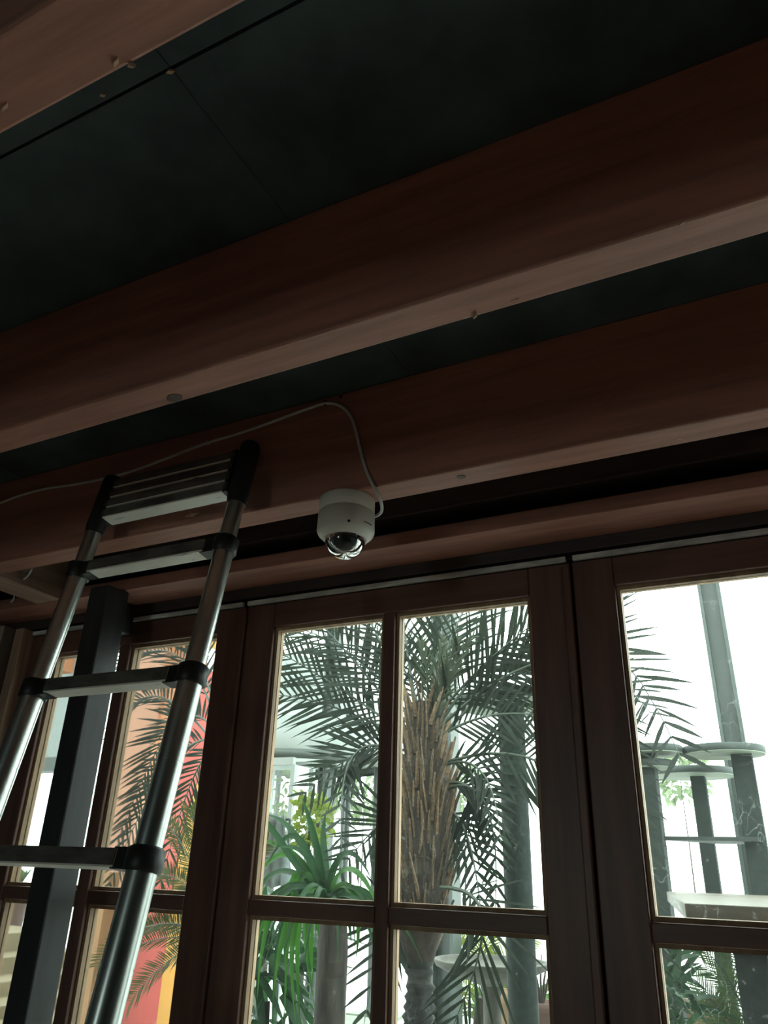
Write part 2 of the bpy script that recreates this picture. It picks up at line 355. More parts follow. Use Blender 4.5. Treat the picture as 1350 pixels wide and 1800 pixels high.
# ------------------------------------------------------------------ telescopic ladder
XL, XR = -1.385, -.965
def lp(x, z): return Vector((x, 1.055+.17*z, z+EYE))
lad = empty('telescopic_ladder', ((XL+XR)/2, lp(0, -1.55).y, 0), 'telescopic aluminium ladder with black collars leaning on the camera beam', 'ladder')
ldir = (lp(0, 1)-lp(0, 0)).normalized(); lnrm = Vector((1, 0, 0)).cross(ldir)      # points away from the camera
RZ = [.735, .60, .318, .0, -.30, -.60, -.90, -1.20]
rad = [.0185, .0205, .0235, .0262, .0285, .031, .0335, .036, .038]
for x in (XL, XR):
    tops = [.845] + RZ[:]
    for i in range(len(tops)):
        zt = tops[i]; zb = tops[i+1] if i+1 < len(tops) else -1.53
        if i == 0: zb = RZ[1]; 
        if i == 1: continue
        r = rad[i-1] if i > 0 else rad[0]
        tb = MB(); mid = (zt+zb)/2 - .005
        tb.tube([lp(x, zb-.01), lp(x, mid-.0012)], r, 28); tb.tube([lp(x, mid-.0013), lp(x, mid+.0013)], r*.965, 28)
        tb.tube([lp(x, mid+.0012), lp(x, zt)], r*.997, 28)
        tb.build('tube_section', M['alu'], lad)
    for i, z in enumerate(RZ[1:]):
        r = rad[i+1]; cb = MB()
        cb.tube([lp(x, z-.022), lp(x, z-.019), lp(x, z+.012), lp(x, z+.017)], [r+.0035, r+.0058, r+.0058, r*.96], 28)
        s = 1 if x == XL else -1
        cc = lp(x + s*(r+.012), z-.003)
        cb.bar(cc-Vector((.016*s, 0, 0)), cc+Vector((.020*s, 0, 0)), .030, .034, up=ldir)
        cb.build('collar', M['black'], lad)
    tc = MB()
    tc.tube([lp(x, .70), lp(x, .72), lp(x, .852), lp(x, .862), lp(x, .866)], [.0205, .0235, .0235, .021, .014], 28)
    tc.build('end_cap', M['black'], lad)
    MB().tube([lp(x, -1.55+.002), lp(x, -1.49)], .041, 20).build('rubber_foot', M['black'], lad)
def rung(z, inset, h=.030, dpt=.036):
    rb = MB(); a, b = lp(XL+inset, z), lp(XR-inset, z)
    rb.bar(a, b, dpt, h, up=ldir)
    r_ = rb.build('rung', M['rung'], lad, bevel=.002)
    off = -lnrm*(dpt/2+.0004) if lnrm.y > 0 else lnrm*(dpt/2+.0004)
    gb = MB(); gb.bar(a+off+ldir*.0012, b+off+ldir*.0012, .0012, h-.0036, up=ldir)
    gb.build('front_strip', M['rungfront'], r_, label='dark strip along the front of the rung')  # thin dark patchy strip over the front face of each rung
    return r_
for i, z in enumerate(RZ[1:]): rung(z-.003, rad[i+1]+.024)
for k in range(4): rung(.742+.0290*k, .024, h=.0245)
for s_, x in ((1, XL), (-1, XR)):
    sb = MB()
    for k in range(4):
        c0 = lp(x+s_*.02, .742+.0290*k); sb.bar(c0, c0+Vector((.012*s_, 0, 0)), .038, .028, up=ldir)
    sb.build('stacked_connector', M['black'], lad)

# ------------------------------------------------------------------ dome camera
cx, cy, cz = -.752, 1.287, EYE+.72
dome = empty('dome_camera', (cx, cy, cz), 'white dome security camera hanging under the ceiling beam', 'camera')
R0 = .0605
MB().lathe((cx, cy, cz), [(.02, .0), (R0-.002, 0), (R0, -.002), (R0, -.0325), (R0-.0015, -.0335)], 64).build('mounting_base', M['white'], dome)
MB().lathe((cx, cy, cz), [(R0-.0015, -.0342), (R0+.0005, -.0350), (R0+.0015, -.076), (R0-.0015, -.083), (.0475, -.094), (.0455, -.0945), (.0440, -.0915), (.030, -.0905)], 64, cap=False).build('housing', M['white'], dome)
MB().lathe((cx, cy, cz), [(R0-.003, -.030), (R0-.003, -.038)], 48, cap=False).build('seam', M['black'], dome)
gd = bpy.data.materials.new('clear_dome_plastic'); gd.use_nodes = True
nt = gd.node_tree; nt.nodes.remove(nt.nodes['Principled BSDF'])
t_ = nt.nodes.new('ShaderNodeBsdfTransparent'); t_.inputs[0].default_value = (.8, .85, .86, 1)
g_ = nt.nodes.new('ShaderNodeBsdfGlossy'); g_.inputs['Roughness'].default_value = .02
f_ = nt.nodes.new('ShaderNodeFresnel'); f_.inputs[0].default_value = 1.7
x_ = nt.nodes.new('ShaderNodeMixShader'); nt.links.new(f_.outputs[0], x_.inputs[0]); nt.links.new(t_.outputs[0], x_.inputs[1]); nt.links.new(g_.outputs[0], x_.inputs[2])
nt.links.new(x_.outputs[0], nt.nodes['Material Output'].inputs[0])
def hemi(r, zc, a1=88, k=14): return [(r*math.cos(math.radians(a)), zc - r*math.sin(math.radians(a))) for a in [a1*i/k for i in range(k+1)]]
MB().lathe((cx, cy, cz), hemi(.0435, -.0925), 48, cap=False).build('dome_bubble', gd, dome)
inner = MB().lathe((cx, cy, cz), [(.040, -.0905), (.040, -.0925), (.010, -.0925)], 40); inner.build('dark_liner', M['black'], dome)
MB().lathe((cx-.004, cy-.002, cz), [(.004, -.088)]+hemi(.030, -.0915, 86, 10), 32).build('lens_turret', M['black'], dome)
ax = Vector((.6, -.35, -.72)).normalized(); c0 = Vector((cx-.004, cy-.002, cz-.0915))
MB().tube([c0+ax*.022, c0+ax*.0325, c0+ax*.0330], [.012, .012, .008], 24).build('lens', M['black'], dome)
arc = MB(); sd = ax.cross(Vector((0, 0, 1))).normalized(); pts = []
for i in range(13):
    a = math.radians(-75+150*i/12); pts.append(c0 + (ax*.2+Vector((.7, .4, -.5)).normalized()*.9).normalized()*.0335*math.cos(a) + sd*.0335*math.sin(a))
arc.tube(pts, .0016, 8); arc.build('lens_bracket', M['white'], dome)
# screw hole on the front of the housing
vdir = Vector((-cx, -cy, 0)).normalized(); sdv = Vector((vdir.y, -vdir.x, 0))
ph = Vector((cx, cy, cz-.076)) + (vdir*.999+sdv*-.085).normalized()*(R0+.0010)
hb = MB(); hb.tube([ph-vdir*.004, ph+vdir*.0009], .0030, 16); hb.build('screw', M['black'], dome)
hb = MB(); hb.tube([ph-vdir*.004, ph+vdir*.0005], .0044, 16); hb.build('screw_boss', M['white'], dome)
# tiny maker's lettering: short dark strokes on the right of the housing
lt = MB()
for i, hgt in enumerate((.0032, .0026, .0032, .0030, .0024, .0030, .0026)):
    a = math.radians(38 + 3.4*i); d = (vdir*math.cos(a) - sdv*math.sin(a)*-1*-1).normalized()
    d = (vdir*math.cos(a) + sdv*-math.sin(a)).normalized()
    t = Vector((-d.y, d.x, 0)); q = Vector((cx, cy, cz-.070)) + d*(R0+.0016)
    for dx in (-.0008, .0008): lt.bar(q+t*dx-Vector((0, 0, hgt/2)), q+t*dx+Vector((0, 0, hgt/2)), .0006, .0006, up=d)
    if i % 2 == 0: lt.bar(q-t*.0008, q+t*.0008, .0006, .0006)
lt.build('lettering', M['black'], dome, label='tiny dark maker lettering')

# ------------------------------------------------------------------ camera cable and the loose loop
YB = 1.2475
cr_ = Vector((.90, .43, 0))
cp = [Vector((cx, cy, at(658, 908, 1.31).z)) + cr_*.052, Vector((cx, cy, at(664, 905, 1.315).z)) + cr_*.068, at(671, 897, 1.30), at(669, 880, 1.265), at(657, 855, 1.243)]
cp += [at(*q, YB) for q in ((645, 830), (635, 797), (628, 768), (621, 742), (611, 724), (595, 712), (573, 709), (545, 717), (480, 741), (420, 762), (366, 778),
       (300, 803), (250, 822), (205, 836), (140, 850), (80, 859), (35, 871), (-15, 889), (-90, 908), (-200, 940))]
cb = empty('cable', cp[11], 'pale grey cable clipped along the beam and dropping into the dome camera', 'cable')
MB().tube(catmull(cp, 6), .0036, 10).build('cable_sheath', M['cable'], cb)
for q, d in (((571, 709), .008), ((365, 778), .007), ((598, 697), .003)):
    pp = at(*q, YB); cl = MB()
    cl.bar(pp+Vector((0, .004, d)), pp+Vector((0, .004, -d*.6)), .005, .012, up=(0, 1, 0)); cl.build('cable_clip', M['black'] if q[0] > 400 else M['cable'], cb, bevel=.001)
lpz = [at(56, 1000, 1.33), at(50, 1010, 1.38), at(40, 1019, 1.42), at(25, 1024, 1.43), at(5, 1026, 1.43), at(-30, 1028, 1.42), at(-80, 1020, 1.40), at(-110, 1000, 1.34)]
MB().tube(catmull(lpz, 6), .003, 8).build('cable', M['cable'], None, base=lpz[0],
    label='thin grey cable loop sagging below the beam at the left picture edge', cat='cable')
hk = at(24, 1046, 1.5); MB().tube(catmull([hk+Vector((0, 0, .004)), hk+Vector((.004, 0, -.006)), hk+Vector((.002, 0, -.018)), hk+Vector((-.006, 0, -.022))], 5), .0022, 8).build('hook', M['cable'], None, base=hk,
    label='small pale hook hanging under the grey cross beam', cat='hook')

# ------------------------------------------------------------------ outside: ground
GZ = -.12
MB().box(-70, 70, 1.85, 120, GZ-.3, GZ).build('ground', M['ground'], kind='structure')

# ------------------------------------------------------------------ plant builders
def blade(mb, p, d, n, L, wd, droop=.15, seg=3):
    d = d.normalized(); s = d.cross(n)
    if s.length < 1e-4: s = d.cross(Vector((0, 0, 1)))
    s.normalize(); nn = s.cross(d); vs = []; fs = []
    prof = (.45, 1.0, .72) if seg == 3 else (.5, .95, 1.0, .8, .45)
    k = len(prof)
    for i in range(k):
        t = i/k; q = p + d*(L*t) + Vector((0, 0, -droop*L*t*t)); h = wd*prof[i]/2
        vs += [q-s*h, q+s*h]
    vs.append(p + d*L + Vector((0, 0, -droop*L)))
    for i in range(k-1): fs.append((2*i, 2*i+1, 2*i+3, 2*i+2))
    fs.append((2*k-2, 2*k-1, 2*k)); mb.add(vs, fs, True)

def frond(parent, P, n=34, L=.28, wd=.015, ang=52, roll=35, droop=.18, r0=.008, t0=.14, mleaf='leaf', mr='rachis', taper=True, jit=8, lift=.15, name='frond', cam_face=.6):
    P = [Vector(p) for p in P]; base = P[0]
    pts = [bez(P, i/14) for i in range(15)]
    fr = MB().tube(pts, [r0*(1-.85*i/14) for i in range(15)], 6).build(name, M[mr], parent, base=base)
    lb = MB()
    for i in range(n):
        t = t0 + (1-t0)*(i+.5)/n
        p = bez(P, t); T = (bez(P, min(t+.02, 1))-bez(P, t-.02)).normalized()
        view = (Vector((0, 0, EYE))-p).normalized()
        upv = Vector((0, 0, 1)).lerp(view, cam_face)
        S = T.cross(upv).normalized(); U = S.cross(T)
        env = (min(1, (t-t0)/.2+.55))*(1-.62*max(0, (t-.55)/.45)) if taper else 1
        for s in (-1, 1):
            a = math.radians(ang*(1-.35*t)+random.uniform(-jit, jit)) if True else 0
            d = T*math.cos(a) + S*s*math.sin(a) + U*(lift+random.uniform(-.16, .16))
            blade(lb, p, d, U+S*random.uniform(-.4, .4), L*env*random.uniform(.82, 1.1), wd*random.uniform(.8, 1.15), droop*random.uniform(.6, 1.4))
    lb.build('foliage', M[mleaf], fr, base=base, kind='stuff')
    return fr

# ------------------------------------------------------------------ main date palm
YP = 3.2
pb = at(737, 1780, YP); pbase = Vector((pb.x, YP, GZ))
palm = empty('date_palm', pbase, 'date palm with shaggy brown leaf bases seen through the middle door', 'palm')
c_low, c_mid, c_top = at(738, 1640, YP), at(748, 1460, YP), at(744, 1270, YP)
tp = MB(); axis = [Vector((pbase.x, YP, GZ)), at(736, 1790, YP), c_low, c_mid, c_top]
prof = []
z = GZ
while z < c_low.z+.05:
    k = (z-GZ)/.034; prof.append((.056+.006*math.sin(z*9)+(.007 if int(k*2) % 2 else -.004), z-GZ)); z += .017
tp.lathe(pbase, prof, 22, wob=.05); tp.build('trunk', M['trunkg'], palm)
core = [at(738, 1690, YP), c_low, at(745, 1560, YP), c_mid, at(748, 1400, YP), at(745, 1320, YP), at(742, 1235, YP)]
MB().tube(catmull(core, 5), [.055+(.105-.055)*min(1, i/8) if i < 20 else .105-.055*(i-20)/10 for i in range(31)], 20).build('fibre_mat', M['fibre'], palm)
# old leaf bases: one shared tapered stub, copied in a spiral
bm_ = MB(); 
prof_b = [(0, .022, .009), (.30, .016, .008), (.65, .010, .006), (1, .006, .004)]
vs = []
for t, a, b in prof_b: vs += [Vector((-a, -b, t)), Vector((a, -b, t)), Vector((a*.6, b, t)), Vector((-a*.6, b, t))]
fs = [(i*4+j, i*4+(j+1) % 4, i*4+4+(j+1) % 4, i*4+4+j) for i in range(3) for j in range(4)] + [(12, 13, 14, 15)]
bm_.add(vs, fs); bmesh_ = bm_.mesh('leaf_base'); bmesh_.materials.append(M['boot'])
bnt = M['boot'].node_tree; oi = bnt.nodes.new('ShaderNodeObjectInfo'); hs = bnt.nodes.new('ShaderNodeHueSaturation')
mr_ = bnt.nodes.new('ShaderNodeMapRange'); mr_.inputs[3].default_value = .35; mr_.inputs[4].default_value = 1.6
bp_ = bnt.nodes['Principled BSDF']; src = bp_.inputs['Base Color'].links[0].from_socket
bnt.links.new(oi.outputs['Random'], mr_.inputs[0]); bnt.links.new(mr_.outputs[0], hs.inputs['Value']); bnt.links.new(src, hs.inputs['Color']); bnt.links.new(hs.outputs[0], bp_.inputs['Base Color'])
cc = catmull(core, 12); NB = 260
for i in range(NB):
    t = i/(NB-1); p = cc[int(t*(len(cc)-1))]; a = i*2.39996
    rr = (.045+.06*min(1, t*3)) if t < .7 else .105-.05*(t-.7)/.3
    o = bpy.data.objects.new('leaf_base', bmesh_); col.objects.link(o); o.parent = palm
    tl = random.uniform(.15, .55); b_j = a+random.uniform(-.5, .5); dirv = Vector((math.cos(b_j)*tl, math.sin(b_j)*tl, 1))
    o.location = p + Vector((math.cos(a), math.sin(a), 0))*rr*.92 - pbase
    z_ = dirv.normalized(); y_ = Vector((math.cos(a), math.sin(a), 0)); y_ = (y_-z_*y_.dot(z_)).normalized(); x_ = y_.cross(z_)
    o.rotation_euler = Matrix((x_, y_, z_)).transposed().to_euler()
    L = random.uniform(.09, .20); wd = random.uniform(.24, .55); o.scale = (wd, random.uniform(.7, 1.2), L)
def A(*q): return at(q[0], q[1], q[2] if len(q) > 2 else YP)
PF = [  # control points (pixel, pixel, depth), leaflet length, pairs, roll, droop
 ([(715,1290),(640,1240),(560,1180),(440,1120,2.9)], .30, 36),
 ([(715,1300),(650,1270),(560,1215),(430,1220,2.9)], .27, 34),
 ([(720,1275),(640,1190),(590,1110),(500,1040,3.0)], .32, 36),
 ([(730,1265),(680,1150),(640,1050),(560,960,3.3)], .34, 36),
 ([(735,1265),(715,1150),(700,1040),(690,900,3.5)], .34, 34),
 ([(725,1270),(650,1150),(560,1100),(450,1090,3.3)], .30, 36),
 ([(750,1265),(775,1150),(820,1040),(900,930,3.4)], .34, 36),
 ([(760,1270),(815,1200),(870,1140),(990,1060,3.0)], .36, 34),
 ([(765,1300),(830,1255),(900,1240),(1010,1270,3.0)], .26, 32),
 ([(770,1350),(830,1320),(870,1350),(880,1480,3.0)], .20, 24),
 ([(775,1380),(830,1360),(862,1400),(800,1520,3.3)], .20, 26),
 ([(780,1390),(850,1350),(885,1440),(868,1625,3.3)], .16, 26),
 ([(780,1420),(820,1430),(835,1500),(850,1640,3.1)], .17, 22),
 ([(715,1320),(665,1305),(625,1310),(530,1400,3.0)], .26, 26),
 ([(712,1330),(650,1290),(590,1300),(600,1490,2.8)], .25, 26),
 ([(705,1440),(690,1420),(665,1440),(575,1560,2.9)], .24, 24),
 ([(700,1600),(690,1580),(672,1610),(640,1800,2.9)], .26, 18),
 ([(755,1262),(760,1180),(770,1120),(800,1020,3.7)], .30, 30),
 ([(740,1262),(725,1190),(690,1130),(640,1080,3.7)], .30, 30),
 ([(762,1290),(900,1060),(1070,1030),(1200,1340,2.6)], .36, 56, .017),
 ([(765,1310),(940,1090),(1095,1130),(1128,1660,2.6)], .32, 62, .017),
 ([(770,1345),(920,1290),(1070,1330),(1140,1760,2.6)], .36, 56, .017),
 ([(762,1290),(900,1150),(1030,1110),(1150,1260,2.5)], .30, 50, .017),
]
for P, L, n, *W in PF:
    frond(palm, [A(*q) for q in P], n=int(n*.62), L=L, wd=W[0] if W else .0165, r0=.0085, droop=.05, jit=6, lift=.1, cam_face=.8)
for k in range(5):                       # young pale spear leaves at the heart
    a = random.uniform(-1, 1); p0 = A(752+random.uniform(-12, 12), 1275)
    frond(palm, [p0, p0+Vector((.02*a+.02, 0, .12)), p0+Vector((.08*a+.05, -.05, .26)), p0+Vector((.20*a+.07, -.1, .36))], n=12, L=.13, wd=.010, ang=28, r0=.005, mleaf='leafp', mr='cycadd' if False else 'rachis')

# second palm whose trunk stands behind the door stile
q0 = at(392, 1500, 3.3); q0b = Vector((q0.x, 3.3, GZ))
palm2 = empty('date_palm', q0b, 'date palm mostly behind the door stile, fronds over the orange mural', 'palm')
MB().lathe(q0b, [(.06+.004*(i % 2), i*.03) for i in range(64)], 18, wob=.05).build('trunk', M['trunkg'], palm2)
for P, L, n in [([(385,1290),(330,1220),(290,1260),(205,1480)], .26, 34), ([(385,1300),(320,1290),(270,1360),(190,1560)], .22, 30),
                ([(385,1280),(340,1140),(290,1110),(190,1180)], .24, 30), ([(390,1280),(340,1120),(310,1060),(250,1000)], .24, 26),
                ([(385,1310),(350,1320),(320,1400),(270,1600)], .20, 24), ([(380,1310),(300,1210),(250,1190),(200,1290)], .20, 28)]:
    frond(palm2, [at(*q, 3.2) for q in P], n=n, L=L, wd=.014, r0=.007, droop=.08)

# cycads
def cycad(base, specs, label, mleaf, L=.055, n=46, wd=.006, Y=3.0, trunk=True, **k):
    root = empty('cycad', base, label, 'cycad')
    h = max(.15, at(*specs[0][0], Y).z - base.z)
    MB().lathe(base, [(.05, 0), (.07, h*.3), (.075, h*.8), (.04, h+.02)], 14, wob=.06).build('trunk', M['bark'], root)
    for P in specs: frond(root, [at(*q, Y) if len(q) == 2 else at(*q) for q in P], n=n, L=L, wd=wd, ang=62, t0=.16, droop=.05, r0=.005, mleaf=mleaf, jit=3, lift=.25, taper=False)
    return root
ch = at(385, 1660, 2.9)
cycad(Vector((ch.x, 2.9, GZ)), [[(385,1640),(350,1540),(320,1470),(285,1440)], [(385,1645),(345,1560),(310,1530),(270,1540)], [(385,1650),(335,1590),(290,1570),(255,1590)],
      [(385,1650),(330,1620),(230,1600),(168,1700)], [(385,1660),(330,1640),(260,1640),(200,1690)], [(385,1665),(340,1650),(280,1690),(228,1760)],
      [(385,1650),(360,1560),(345,1480),(335,1420)], [(385,1660),(330,1615),(280,1615),(240,1640)], [(385,1640),(420,1560),(450,1500),(470,1480)]],
      'olive cycad with arching comb fronds in front of the striped mural', 'cycad', L=.085, n=44, wd=.0065, Y=2.9)
ch = at(850, 1790, 5.2)
cycad(Vector((ch.x, 5.2, GZ)), [[(850,1760),(830,1680),(800,1640),(785,1665)], [(850,1760),(860,1680),(840,1640),(800,1650)], [(850,1770),(820,1730),(800,1720),(795,1760)],
      [(850,1770),(880,1690),(900,1660),(935,1650)], [(850,1770),(880,1730),(910,1720),(930,1770)], [(850,1775),(800,1760),(790,1790),(800,1830)], [(850,1760),(845,1700),(850,1660),(870,1630)]],
      'yellow green cycad growing behind the stone bird bath', 'yelleaf', L=.15, n=26, wd=.010, Y=5.2)
ch = at(1290, 1760, 3.4)
cycad(Vector((ch.x, 3.4, GZ)), [[(1330,1850),(1300,1740),(1270,1690),(1225,1660)], [(1340,1850),(1310,1760),(1280,1720),(1240,1700)], [(1330,1850),(1290,1800),(1260,1770),(1225,1730)],
      [(1350,1850),(1310,1700),(1290,1660),(1250,1640)], [(1340,1860),(1270,1800),(1245,1770),(1215,1760)], [(1335,1850),(1320,1700),(1330,1660),(1345,1640)], [(1340,1850),(1290,1830),(1265,1790),(1255,1755)]],
      'green cycad behind the right door below the wooden table', 'fern', L=.09, n=24, wd=.0055, Y=3.4)

# strap leaved plant on a brown trunk
YS = 2.9
sb_ = at(578, 1790, YS); sb0 = Vector((sb_.x, YS, GZ)); stp = at(577, 1585, YS)
dr = empty('dracaena', sb0, 'strap leaved plant with bright green drooping leaves on a thick brown trunk', 'plant')
hh = stp.z-GZ
MB().lathe(sb0, [(.062, 0), (.058, hh*.3), (.060, hh*.55), (.056, hh*.8), (.058, hh*.9), (.045, hh)], 22, wob=.05).build('trunk', M['bark'], dr)
def strap(parent, P, wd, mt, name='leaf'):
    P = [Vector(p) for p in P]; k = 12; mb = MB(); vs = []
    for i in range(k+1):
        t = i/k; p = bez(P, t); T = (bez(P, min(1, t+.02))-bez(P, max(0, t-.02))).normalized()
        view = (Vector((0, 0, EYE))-p).normalized(); s = T.cross(view.lerp(Vector((0, 0, 1)), .4)).normalized(); u = s.cross(T)
        h = wd/2*max(.04, min(1, .5+3*t))*(1-max(0, (t-.4)/.6)**1.6)
        vs += [p-s*h, p-u*h*.35, p+s*h]
    fs = []
    for i in range(k): fs += [(3*i, 3*i+1, 3*i+4, 3*i+3), (3*i+1, 3*i+2, 3*i+5, 3*i+4)]
    mb.add(vs, fs, True); return mb.build(name, M[mt], parent, base=P[0])
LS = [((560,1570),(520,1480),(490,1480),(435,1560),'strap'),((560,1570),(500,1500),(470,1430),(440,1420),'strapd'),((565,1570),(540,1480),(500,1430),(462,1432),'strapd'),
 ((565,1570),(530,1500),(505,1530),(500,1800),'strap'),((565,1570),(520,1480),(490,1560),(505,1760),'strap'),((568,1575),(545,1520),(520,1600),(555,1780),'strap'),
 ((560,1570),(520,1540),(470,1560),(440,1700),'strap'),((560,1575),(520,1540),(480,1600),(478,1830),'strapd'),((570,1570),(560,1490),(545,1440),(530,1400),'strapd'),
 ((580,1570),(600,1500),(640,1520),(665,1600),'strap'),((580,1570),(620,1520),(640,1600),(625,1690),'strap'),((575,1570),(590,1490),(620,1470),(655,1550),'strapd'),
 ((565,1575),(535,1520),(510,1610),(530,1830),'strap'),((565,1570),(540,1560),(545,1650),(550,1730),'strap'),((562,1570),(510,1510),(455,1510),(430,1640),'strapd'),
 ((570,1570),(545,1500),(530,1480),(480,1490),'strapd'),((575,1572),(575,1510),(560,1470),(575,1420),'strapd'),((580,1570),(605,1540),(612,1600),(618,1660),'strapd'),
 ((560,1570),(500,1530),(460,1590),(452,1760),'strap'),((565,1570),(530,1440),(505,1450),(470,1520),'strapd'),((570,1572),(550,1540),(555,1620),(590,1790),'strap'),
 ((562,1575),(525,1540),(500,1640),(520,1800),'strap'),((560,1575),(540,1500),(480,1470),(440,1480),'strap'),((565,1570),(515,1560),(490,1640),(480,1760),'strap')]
for i, (a, b, c, d, mt) in enumerate(LS):
    dy = random.uniform(-.18, .1)
    strap(dr, [at(*a, YS), at(*b, YS+dy*.5), at(*c, YS+dy), at(*d, YS+dy*1.2)], .030, mt)
for i in range(26):
    a = random.uniform(0, 2*math.pi); L = random.uniform(.25, .42); e = random.uniform(.2, .9)
    d = Vector((math.cos(a), math.sin(a), 0))
    strap(dr, [stp, stp+d*L*.3+Vector((0, 0, L*.4*e)), stp+d*L*.75+Vector((0, 0, L*.35*e)), stp+d*L+Vector((0, 0, -L*.6))], .022, 'strapd')

# dark broad leaved plants low in the panes
def bush(base, c, rx, ry, rz, n, lw, ll, mt, label, cat='shrub', name='shrub', stem=True, up=.3):
    root = empty(name, base, label, cat)
    if stem: MB().tube([base, base.lerp(c, .5)+Vector((.02, 0, 0)), c], [.03, .022, .012], 8).build('stem', M['bark'], root)
    mb = MB()
    for i in range(n):
        a = random.uniform(0, 2*math.pi); b = math.acos(random.uniform(-1, 1)); r = random.uniform(.35, 1)**.6
        p = c + Vector((rx*r*math.sin(b)*math.cos(a), ry*r*math.sin(b)*math.sin(a), rz*r*math.cos(b)))
        d = (p-c).normalized()*.6 + Vector((random.uniform(-1, 1), random.uniform(-1, 1), random.uniform(-1, 1)+up))
        blade(mb, p, d, Vector((random.uniform(-1, 1), random.uniform(-1, 1), 1)), ll*random.uniform(.7, 1.2), lw*random.uniform(.8, 1.2), .2)
    mb.build('foliage', M[mt], root, kind='stuff'); return root
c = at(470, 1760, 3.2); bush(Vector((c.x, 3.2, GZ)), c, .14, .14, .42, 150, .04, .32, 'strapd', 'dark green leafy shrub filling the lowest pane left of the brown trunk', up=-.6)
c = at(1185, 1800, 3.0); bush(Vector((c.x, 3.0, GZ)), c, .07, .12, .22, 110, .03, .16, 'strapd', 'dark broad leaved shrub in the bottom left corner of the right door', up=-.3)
c = at(890, 1790, 5.6); bush(Vector((c.x, 5.6, GZ)), c, .30, .3, .34, 160, .06, .16, 'fern', 'green shrub under the stone bird bath')
c = at(545, 1440, 6.4); bush(Vector((c.x, 6.4, GZ)), c, .22, .2, .26, 170, .06, .10, 'yelleaf', 'yellow green climbing vine beside the glass cabinet')
c = at(490, 1390, 7.4); bush(Vector((c.x, 7.4, GZ)), c, .25, .2, .45, 130, .06, .10, 'yelleaf', 'leafy creeper seen through the glass cabinet')
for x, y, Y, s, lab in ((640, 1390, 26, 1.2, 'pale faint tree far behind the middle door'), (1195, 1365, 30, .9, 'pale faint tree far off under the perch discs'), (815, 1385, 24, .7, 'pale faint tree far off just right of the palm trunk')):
    c = at(x, y, Y); bush(Vector((c.x, Y, GZ)), c, 1.1*s, .8*s, 1.0*s, 260, .22*s, .32*s, 'hazeleaf', lab, 'tree', 'tree')

# palm frond crossing in front of the bird bath
frond(palm, [at(775,1560,3.1), at(880,1560,3.0), at(865,1650,3.0), at(785,1830,3.0)], n=15, L=.30, wd=.014, ang=44, r0=.009, droop=.05, jit=4)

# ------------------------------------------------------------------ steel columns
def column(px, py, Y, wd, label):
    p = at(px, py, Y); root = empty('steel_column', (p.x, Y, GZ), label, 'column')
    h = wd/2
    MB().box(p.x-h, p.x-h+.02, Y-h, Y+h, GZ, 5.2).build('flange', M['steel'], root)
    MB().box(p.x+h-.02, p.x+h, Y-h, Y+h, GZ, 5.2).build('flange', M['steel'], root)
    MB().box(p.x-h+.02, p.x+h-.02, Y-.01, Y+.01, GZ, 5.2).build('web', M['steel'], root)
    MB().box(p.x-h-.05, p.x+h+.05, Y-h-.05, Y+h+.05, GZ, GZ+.02).build('base_plate', M['steel'], root)
column(781, 1120, 5.0, .15, 'grey green steel column rising behind the date palm')
column(1244, 1020, 5.0, .13, 'grey green steel column behind the right door')
column(573, 1400, 8.2, .16, 'pale green steel column under the white round canopy')

# ------------------------------------------------------------------ perch posts and discs
def perch(px, py, Y, w_, label, top, discs, rnd=False, mt='carpet'):
    p = at(px, py, Y); root = empty('perch_post', (p.x, Y, GZ), label, 'perch')
    if rnd: MB().tube([(p.x, Y, GZ), (p.x, Y, top)], w_/2, 20).build('post', M[mt], root)
    else: MB().box(p.x-w_/2, p.x+w_/2, Y-w_/2, Y+w_/2, GZ, top).build('post', M[mt], root, bevel=.006)
    for (dx, dy, z, r) in discs:
        c_ = (p.x+dx, Y+dy, z)
        dd = MB().lathe(c_, [(r-.004, .0), (r, .004), (r, .030), (r-.005, .034)], 48).build('disc', M['discedge'], root)
        MB().lathe(c_, [(r*.985, -.004), (r*.985, .0005)], 48).build('underside_board', M['disc'], dd)
    return root
zt = at(875, 1240, 3.6).z
perch(906, 1440, 3.6, .125, 'dark green perch post with a round board right of the date palm', zt, [(0, .05, zt, .29)], True)
zt = at(1290, 1326, 4.2).z
pr1 = perch(1322, 1440, 4.2, .095, 'dark perch post with a large round board at the right picture edge', zt, [(-.08, 0, zt, .19)])
z4 = at(1230, 1364, 4.6).z
perch(1240, 1460, 4.6, .075, 'slim perch post carrying a thin round board in the right door', z4, [(-.02, 0, z4, .21)])
z2 = at(1180, 1318, 4.0).z; z3 = at(1160, 1340, 4.0).z
perch(1142, 1440, 4.12, .115, 'perch post with two stacked round boards behind palm leaflets', z2, [(.05, 0, z2, .145), (.04, 0, z3-.01, .10)])
# bracket shelf between the perch posts
pl = at(1165, 1478, 4.2); pr_ = at(1330, 1478, 4.2); sh = MB(); zz = pl.z
vs = [Vector((pl.x, 4.12, zz)), Vector((pr_.x+.02, 4.10, zz)), Vector((pr_.x+.02, 4.5, zz)), Vector((pl.x+.22, 4.5, zz))]
sh.add(vs+[v+Vector((0, 0, .018)) for v in vs], [(3,2,1,0),(4,5,6,7),(0,1,5,4),(1,2,6,5),(2,3,7,6),(3,0,4,7)])
sh.build('bracket_shelf', M['discedge'], pr1)

